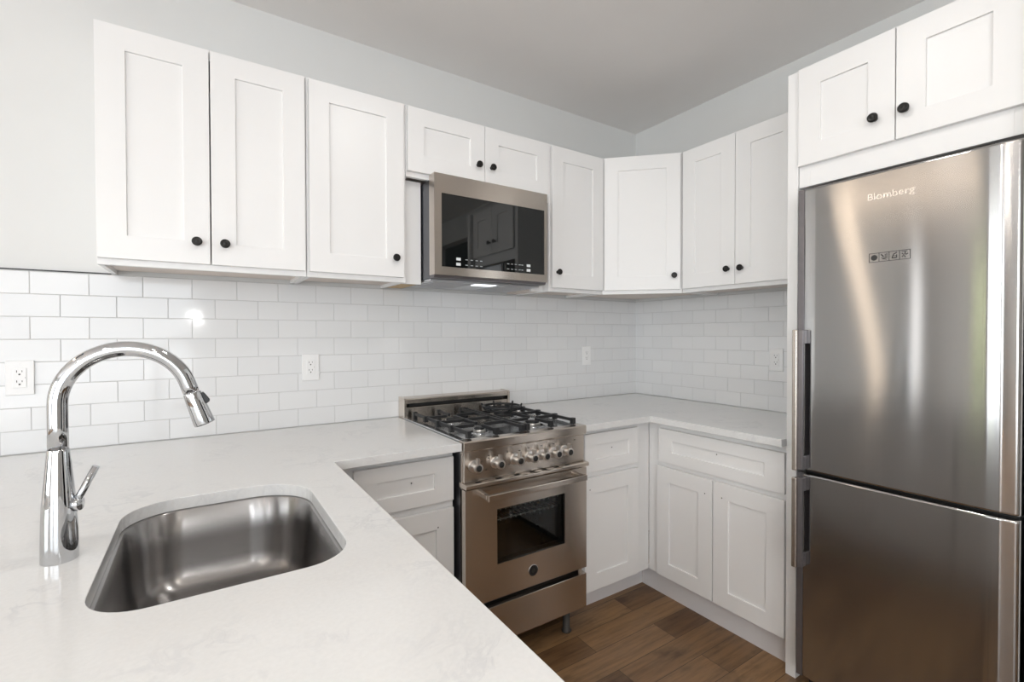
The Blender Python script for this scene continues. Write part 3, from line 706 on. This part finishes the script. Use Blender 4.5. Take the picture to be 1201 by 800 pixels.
    for k in range(6):
        a = 2*PI*k/6 + 0.4; ca, sa = math.cos(a), math.sin(a)
        tube(bm, [(c0[0]+ca*0.062, c0[1]+sa*0.062, 0.956), (c0[0]+ca*0.086, c0[1]+sa*0.086, 0.954), (c0[0]+ca*0.094, c0[1]+sa*0.094, 0.968), (c0[0]+ca*0.099, c0[1]+sa*0.099, 0.983)], [0.0045, 0.0055, 0.0055, 0.004], 8)
    obj('wok_ring', bm, M['iron'], r)
make_range()

# ------------------------------------------------------------------ text helper
def text_mesh(name, s, size, depth, mat, parent, loc, rot, spacing=1.0, bold=0.0):
    cu = bpy.data.curves.new(name, 'FONT'); cu.body = s; cu.size = size; cu.extrude = depth; cu.align_x = 'LEFT'; cu.space_character = spacing; cu.offset = bold
    t = bpy.data.objects.new(name, cu); C.objects.link(t)
    dg = bpy.context.evaluated_depsgraph_get(); me = bpy.data.meshes.new_from_object(t.evaluated_get(dg))
    bpy.data.objects.remove(t); me.materials.clear(); me.materials.append(mat)
    o = bpy.data.objects.new(name, me); C.objects.link(o); o.parent = parent; o.location = loc; o.rotation_euler = rot
    return o

# ------------------------------------------------------------------ microwave
def make_microwave():
    W = 0.604
    r = thing('microwave_oven', 'stainless over-the-range microwave with black glass under the short cabinet', 'microwave', (-1.677, 0, 0))
    bm = nb(); box(bm, 0.003, W-0.003, -0.343, -0.012, 1.566, 1.996); obj('body', bm, M['steel_dark'], r, 0.002)
    x0, x1, z0, z1 = 0, W, 1.578, 2.013
    gx0_, gx1_, gz0, gz1 = 0.034, W-0.018, 1.614, 1.930
    bm = nb()
    for a in ((x0, gx0_, z0, z1), (gx1_, x1, z0, z1), (gx0_, gx1_, z0, gz0), (gx0_, gx1_, gz1, z1)): box(bm, a[0], a[1], -0.400, -0.346, a[2], a[3])
    bmesh.ops.remove_doubles(bm, verts=bm.verts, dist=1e-5)
    d = obj('door', bm, M['steel_mw'], r)
    bm = nb(); box(bm, gx0_, gx1_, -0.3975, -0.350, gz0, gz1); g = obj('door_glass', bm, M['glass_black'], d, 0.001); g['label'] = 'black glass front'
    y = -0.3977
    for kx, kz in ((0.115, 1.6520), (0.115, 1.6295), (0.492, 1.6520), (0.492, 1.6295)):
        bm = nb(); box(bm, kx-0.011, kx+0.011, y-0.0003, y, kz-0.0062, kz+0.0062); obj('key_label', bm, M['mark_white'], g)
    for kx in (0.155, 0.181, 0.206, 0.230, 0.375, 0.397, 0.418, 0.440, 0.455):
        for kz in (1.652, 1.628):
            bm = nb(); box(bm, kx-0.006, kx+0.006, y-0.0003, y, kz-0.0014, kz+0.0018); obj('key_mark', bm, M['mark_grey'], g)
    # lower front band and underside
    bm = nb(); prism_x(bm, [(-0.344, 1.566), (-0.385, 1.566), (-0.392, 1.5775), (-0.344, 1.5775)], 0.003, W-0.003); obj('lower_vent', bm, M['edge_grey'], r)
    bm = nb(); box(bm, 0.006, W-0.006, -0.338, -0.02, 1.556, 1.5655); un = obj('underside', bm, M['filter'], r, 0.001)
    for a, b_ in ((0.03, 0.225), (0.375, 0.570)):
        bm = nb(); box(bm, a, b_, -0.315, -0.09, 1.5525, 1.5558)
        for k in range(8): box(bm, a+0.006, b_-0.006, -0.305+k*0.026, -0.299+k*0.026, 1.5510, 1.5526)
        obj('grease_filter', bm, M['filter'], un)
    bm = nb(); box(bm, 0.245, 0.352, -0.330, -0.268, 1.5530, 1.5558); ob = obj('lamp_lens', bm, M['lens'], un); ob['label'] = 'white work light lens'
make_microwave()

# ------------------------------------------------------------------ refrigerator
def make_fridge():
    # local x runs away from the corner (world -y), local -y is the front (world -x)
    W = 0.562
    r = thing('refrigerator', 'brushed steel refrigerator with bottom freezer under the deep cabinet', 'refrigerator', (0, -1.403, 0), -PI/2)
    bm = nb(); box(bm, 0.004, W-0.004, -0.640, -0.03, 0.075, 1.838); obj('cabinet', bm, M['edge_grey'], r, 0.002)
    bm = nb(); box(bm, 0.01, W-0.01, -0.625, -0.05, 0.0, 0.0745); obj('plinth', bm, M['black'], r)
    F = -0.700
    def door(name, z0, z1):
        # slightly crowned front with softly turned-back edges
        bm = nb(); xs = []
        prof = [(0.0, F+0.055), (0.0, F+0.010), (0.004, F+0.0055), (0.012, F+0.0032), (0.020, F+0.0025), (0.0225, F+0.0004)]
        n_ = 14
        for k in range(n_+1):
            u = 0.026 + (W-0.064)*k/n_; prof.append((u, F - 0.0016*math.sin(PI*k/n_)))
        prof += [(W-0.036, F+0.0010), (W-0.034, F+0.0022), (W-0.010, F+0.0045), (W-0.003, F+0.008), (W, F+0.016), (W, F+0.055)]
        zs = [z0, z0+0.003, z0+0.006, z0+0.0075, z1-0.0075, z1-0.006, z1-0.003, z1]; ins = [0.004, 0.0012, 0, 0, 0, 0, 0.0012, 0.004]
        rows = []
        for z, i_ in zip(zs, ins): rows.append([bm.verts.new((x_, y_ + (i_ if 0 < j < len(prof)-1 else 0), z)) for j, (x_, y_) in enumerate(prof)])
        m_ = len(prof)
        for a, b_ in zip(rows, rows[1:]):
            for j in range(m_-1):
                f = bm.faces.new((a[j], a[j+1], b_[j+1], b_[j])); f.smooth = True
            bm.faces.new((a[m_-1], a[0], b_[0], b_[m_-1]))
        bm.faces.new(list(reversed(rows[0]))); bm.faces.new(rows[-1])
        o = obj(name, bm, M['steel_fridge'], r)
        return o
    up = door('upper_door', 0.828, 1.836); lo = door('freezer_drawer', 0.078, 0.817)
    bm = nb(); box(bm, 0.012, W-0.006, -0.660, -0.6405, 0.8172, 0.8278); box(bm, 0.004, W-0.004, -0.6440, -0.6405, 0.08, 1.834); obj('door_gasket', bm, M['black'], r)
    for d, z0, z1 in ((up, 0.832, 1.334), (lo, 0.484, 0.806)):
        bm = nb(); hx = 0.014
        box(bm, hx-0.011, hx+0.005, F-0.046, F-0.030, z0, z1)
        h = obj('handle', bm, M['steel_mw'], d, 0.003, 3)
        bm = nb(); box(bm, 0.0005, 0.0205, F-0.0008, F+0.012, 0.8285 if d is up else 0.0785, 1.8355 if d is up else 0.8165); ob = obj('edge_trim', bm, M['edge_grey'], d, 0.0006); ob['label'] = 'dark grey edge strip'
        bm = nb(); box(bm, hx-0.011, hx+0.018, F-0.0295, F-0.022, z0+0.001, z1-0.001); box(bm, hx+0.004, hx+0.018, F-0.022, F+0.001, z0+0.001, z0+0.05); box(bm, hx+0.004, hx+0.018, F-0.022, F+0.001, z1-0.05, z1-0.001)
        ob = obj('handle_mount', bm, M['edge_grey'], h, 0.002); ob['label'] = 'dark grey handle back'
    # maker's lettering and the pictogram strip
    text_mesh('door_lettering', 'Blomberg', 0.0310, 0.0014, M['badge'], up, (0.213, F-0.0026, 1.7480), (PI/2, 0, 0), 1.02, 0.0)
    y = F - 0.0024
    bm = nb(); x0, x1, z0, z1 = 0.220, 0.326, 1.548, 1.577; t = 0.0013
    box(bm, x0, x1, y, y+0.0006, z0, z0+t); box(bm, x0, x1, y, y+0.0006, z1-t, z1)
    cw = (x1-x0)/4
    for k in range(5): box(bm, x0+k*cw-t/2, x0+k*cw+t/2, y, y+0.0006, z0, z1)
    lathe(bm, [(0.0088, 0), (0.0088, 0.0006)], (x0+cw*0.5, y+0.0006, 1.5625), (0, -1, 0), 20)
    def stroke(x_a, z_a, x_b, z_b, w_=0.0016):
        a = Vector((x_a, z_a)); b_ = Vector((x_b, z_b)); d_ = (b_-a).normalized(); q = Vector((-d_.y, d_.x))*w_/2
        vs = [bm.verts.new((p.x, y, p.y)) for p in (a+q, a-q, b_-q, b_+q)]; bm.faces.new(vs)
        v2 = [bm.verts.new((p.x, y+0.0006, p.y)) for p in (a+q, a-q, b_-q, b_+q)]; bm.faces.new(v2)
        for i in range(4): bm.faces.new((vs[i], vs[(i+1) % 4], v2[(i+1) % 4], v2[i]))
    cx_ = x0+cw*1.5
    stroke(cx_-0.008, 1.571, cx_-0.001, 1.563, 0.003); stroke(cx_-0.004, 1.555, cx_+0.001, 1.560); stroke(cx_+0.003, 1.571, cx_+0.003, 1.556); stroke(cx_+0.007, 1.573, cx_+0.007, 1.556); stroke(cx_-0.007, 1.560, cx_+0.006, 1.553)
    cx_ = x0+cw*2.5
    stroke(cx_-0.006, 1.556, cx_+0.006, 1.556, 0.003); stroke(cx_-0.006, 1.556, cx_-0.002, 1.567, 0.002); stroke(cx_+0.006, 1.556, cx_+0.006, 1.565, 0.002); stroke(cx_-0.002, 1.567, cx_+0.007, 1.572, 0.0024); stroke(cx_-0.004, 1.562, cx_+0.004, 1.562)
    cx_ = x0+cw*3.5
    for k in range(5):
        a = 0.4 + k*1.1; stroke(cx_+0.002*math.cos(a), 1.561+0.002*math.sin(a), cx_+0.0085*math.cos(a), 1.562+0.0085*math.sin(a), 0.0022)
    stroke(cx_-0.008, 1.572, cx_+0.006, 1.573)
    ob = obj('pictogram_strip', bm, M['mark_black'], up); ob['label'] = 'black outlined strip of four pictograms'
    # top hinge
    bm = nb(); box(bm, W-0.06, W-0.006, -0.672, -0.59, 1.8385, 1.852); obj('hinge_cover', bm, M['black'], r, 0.002)
make_fridge()
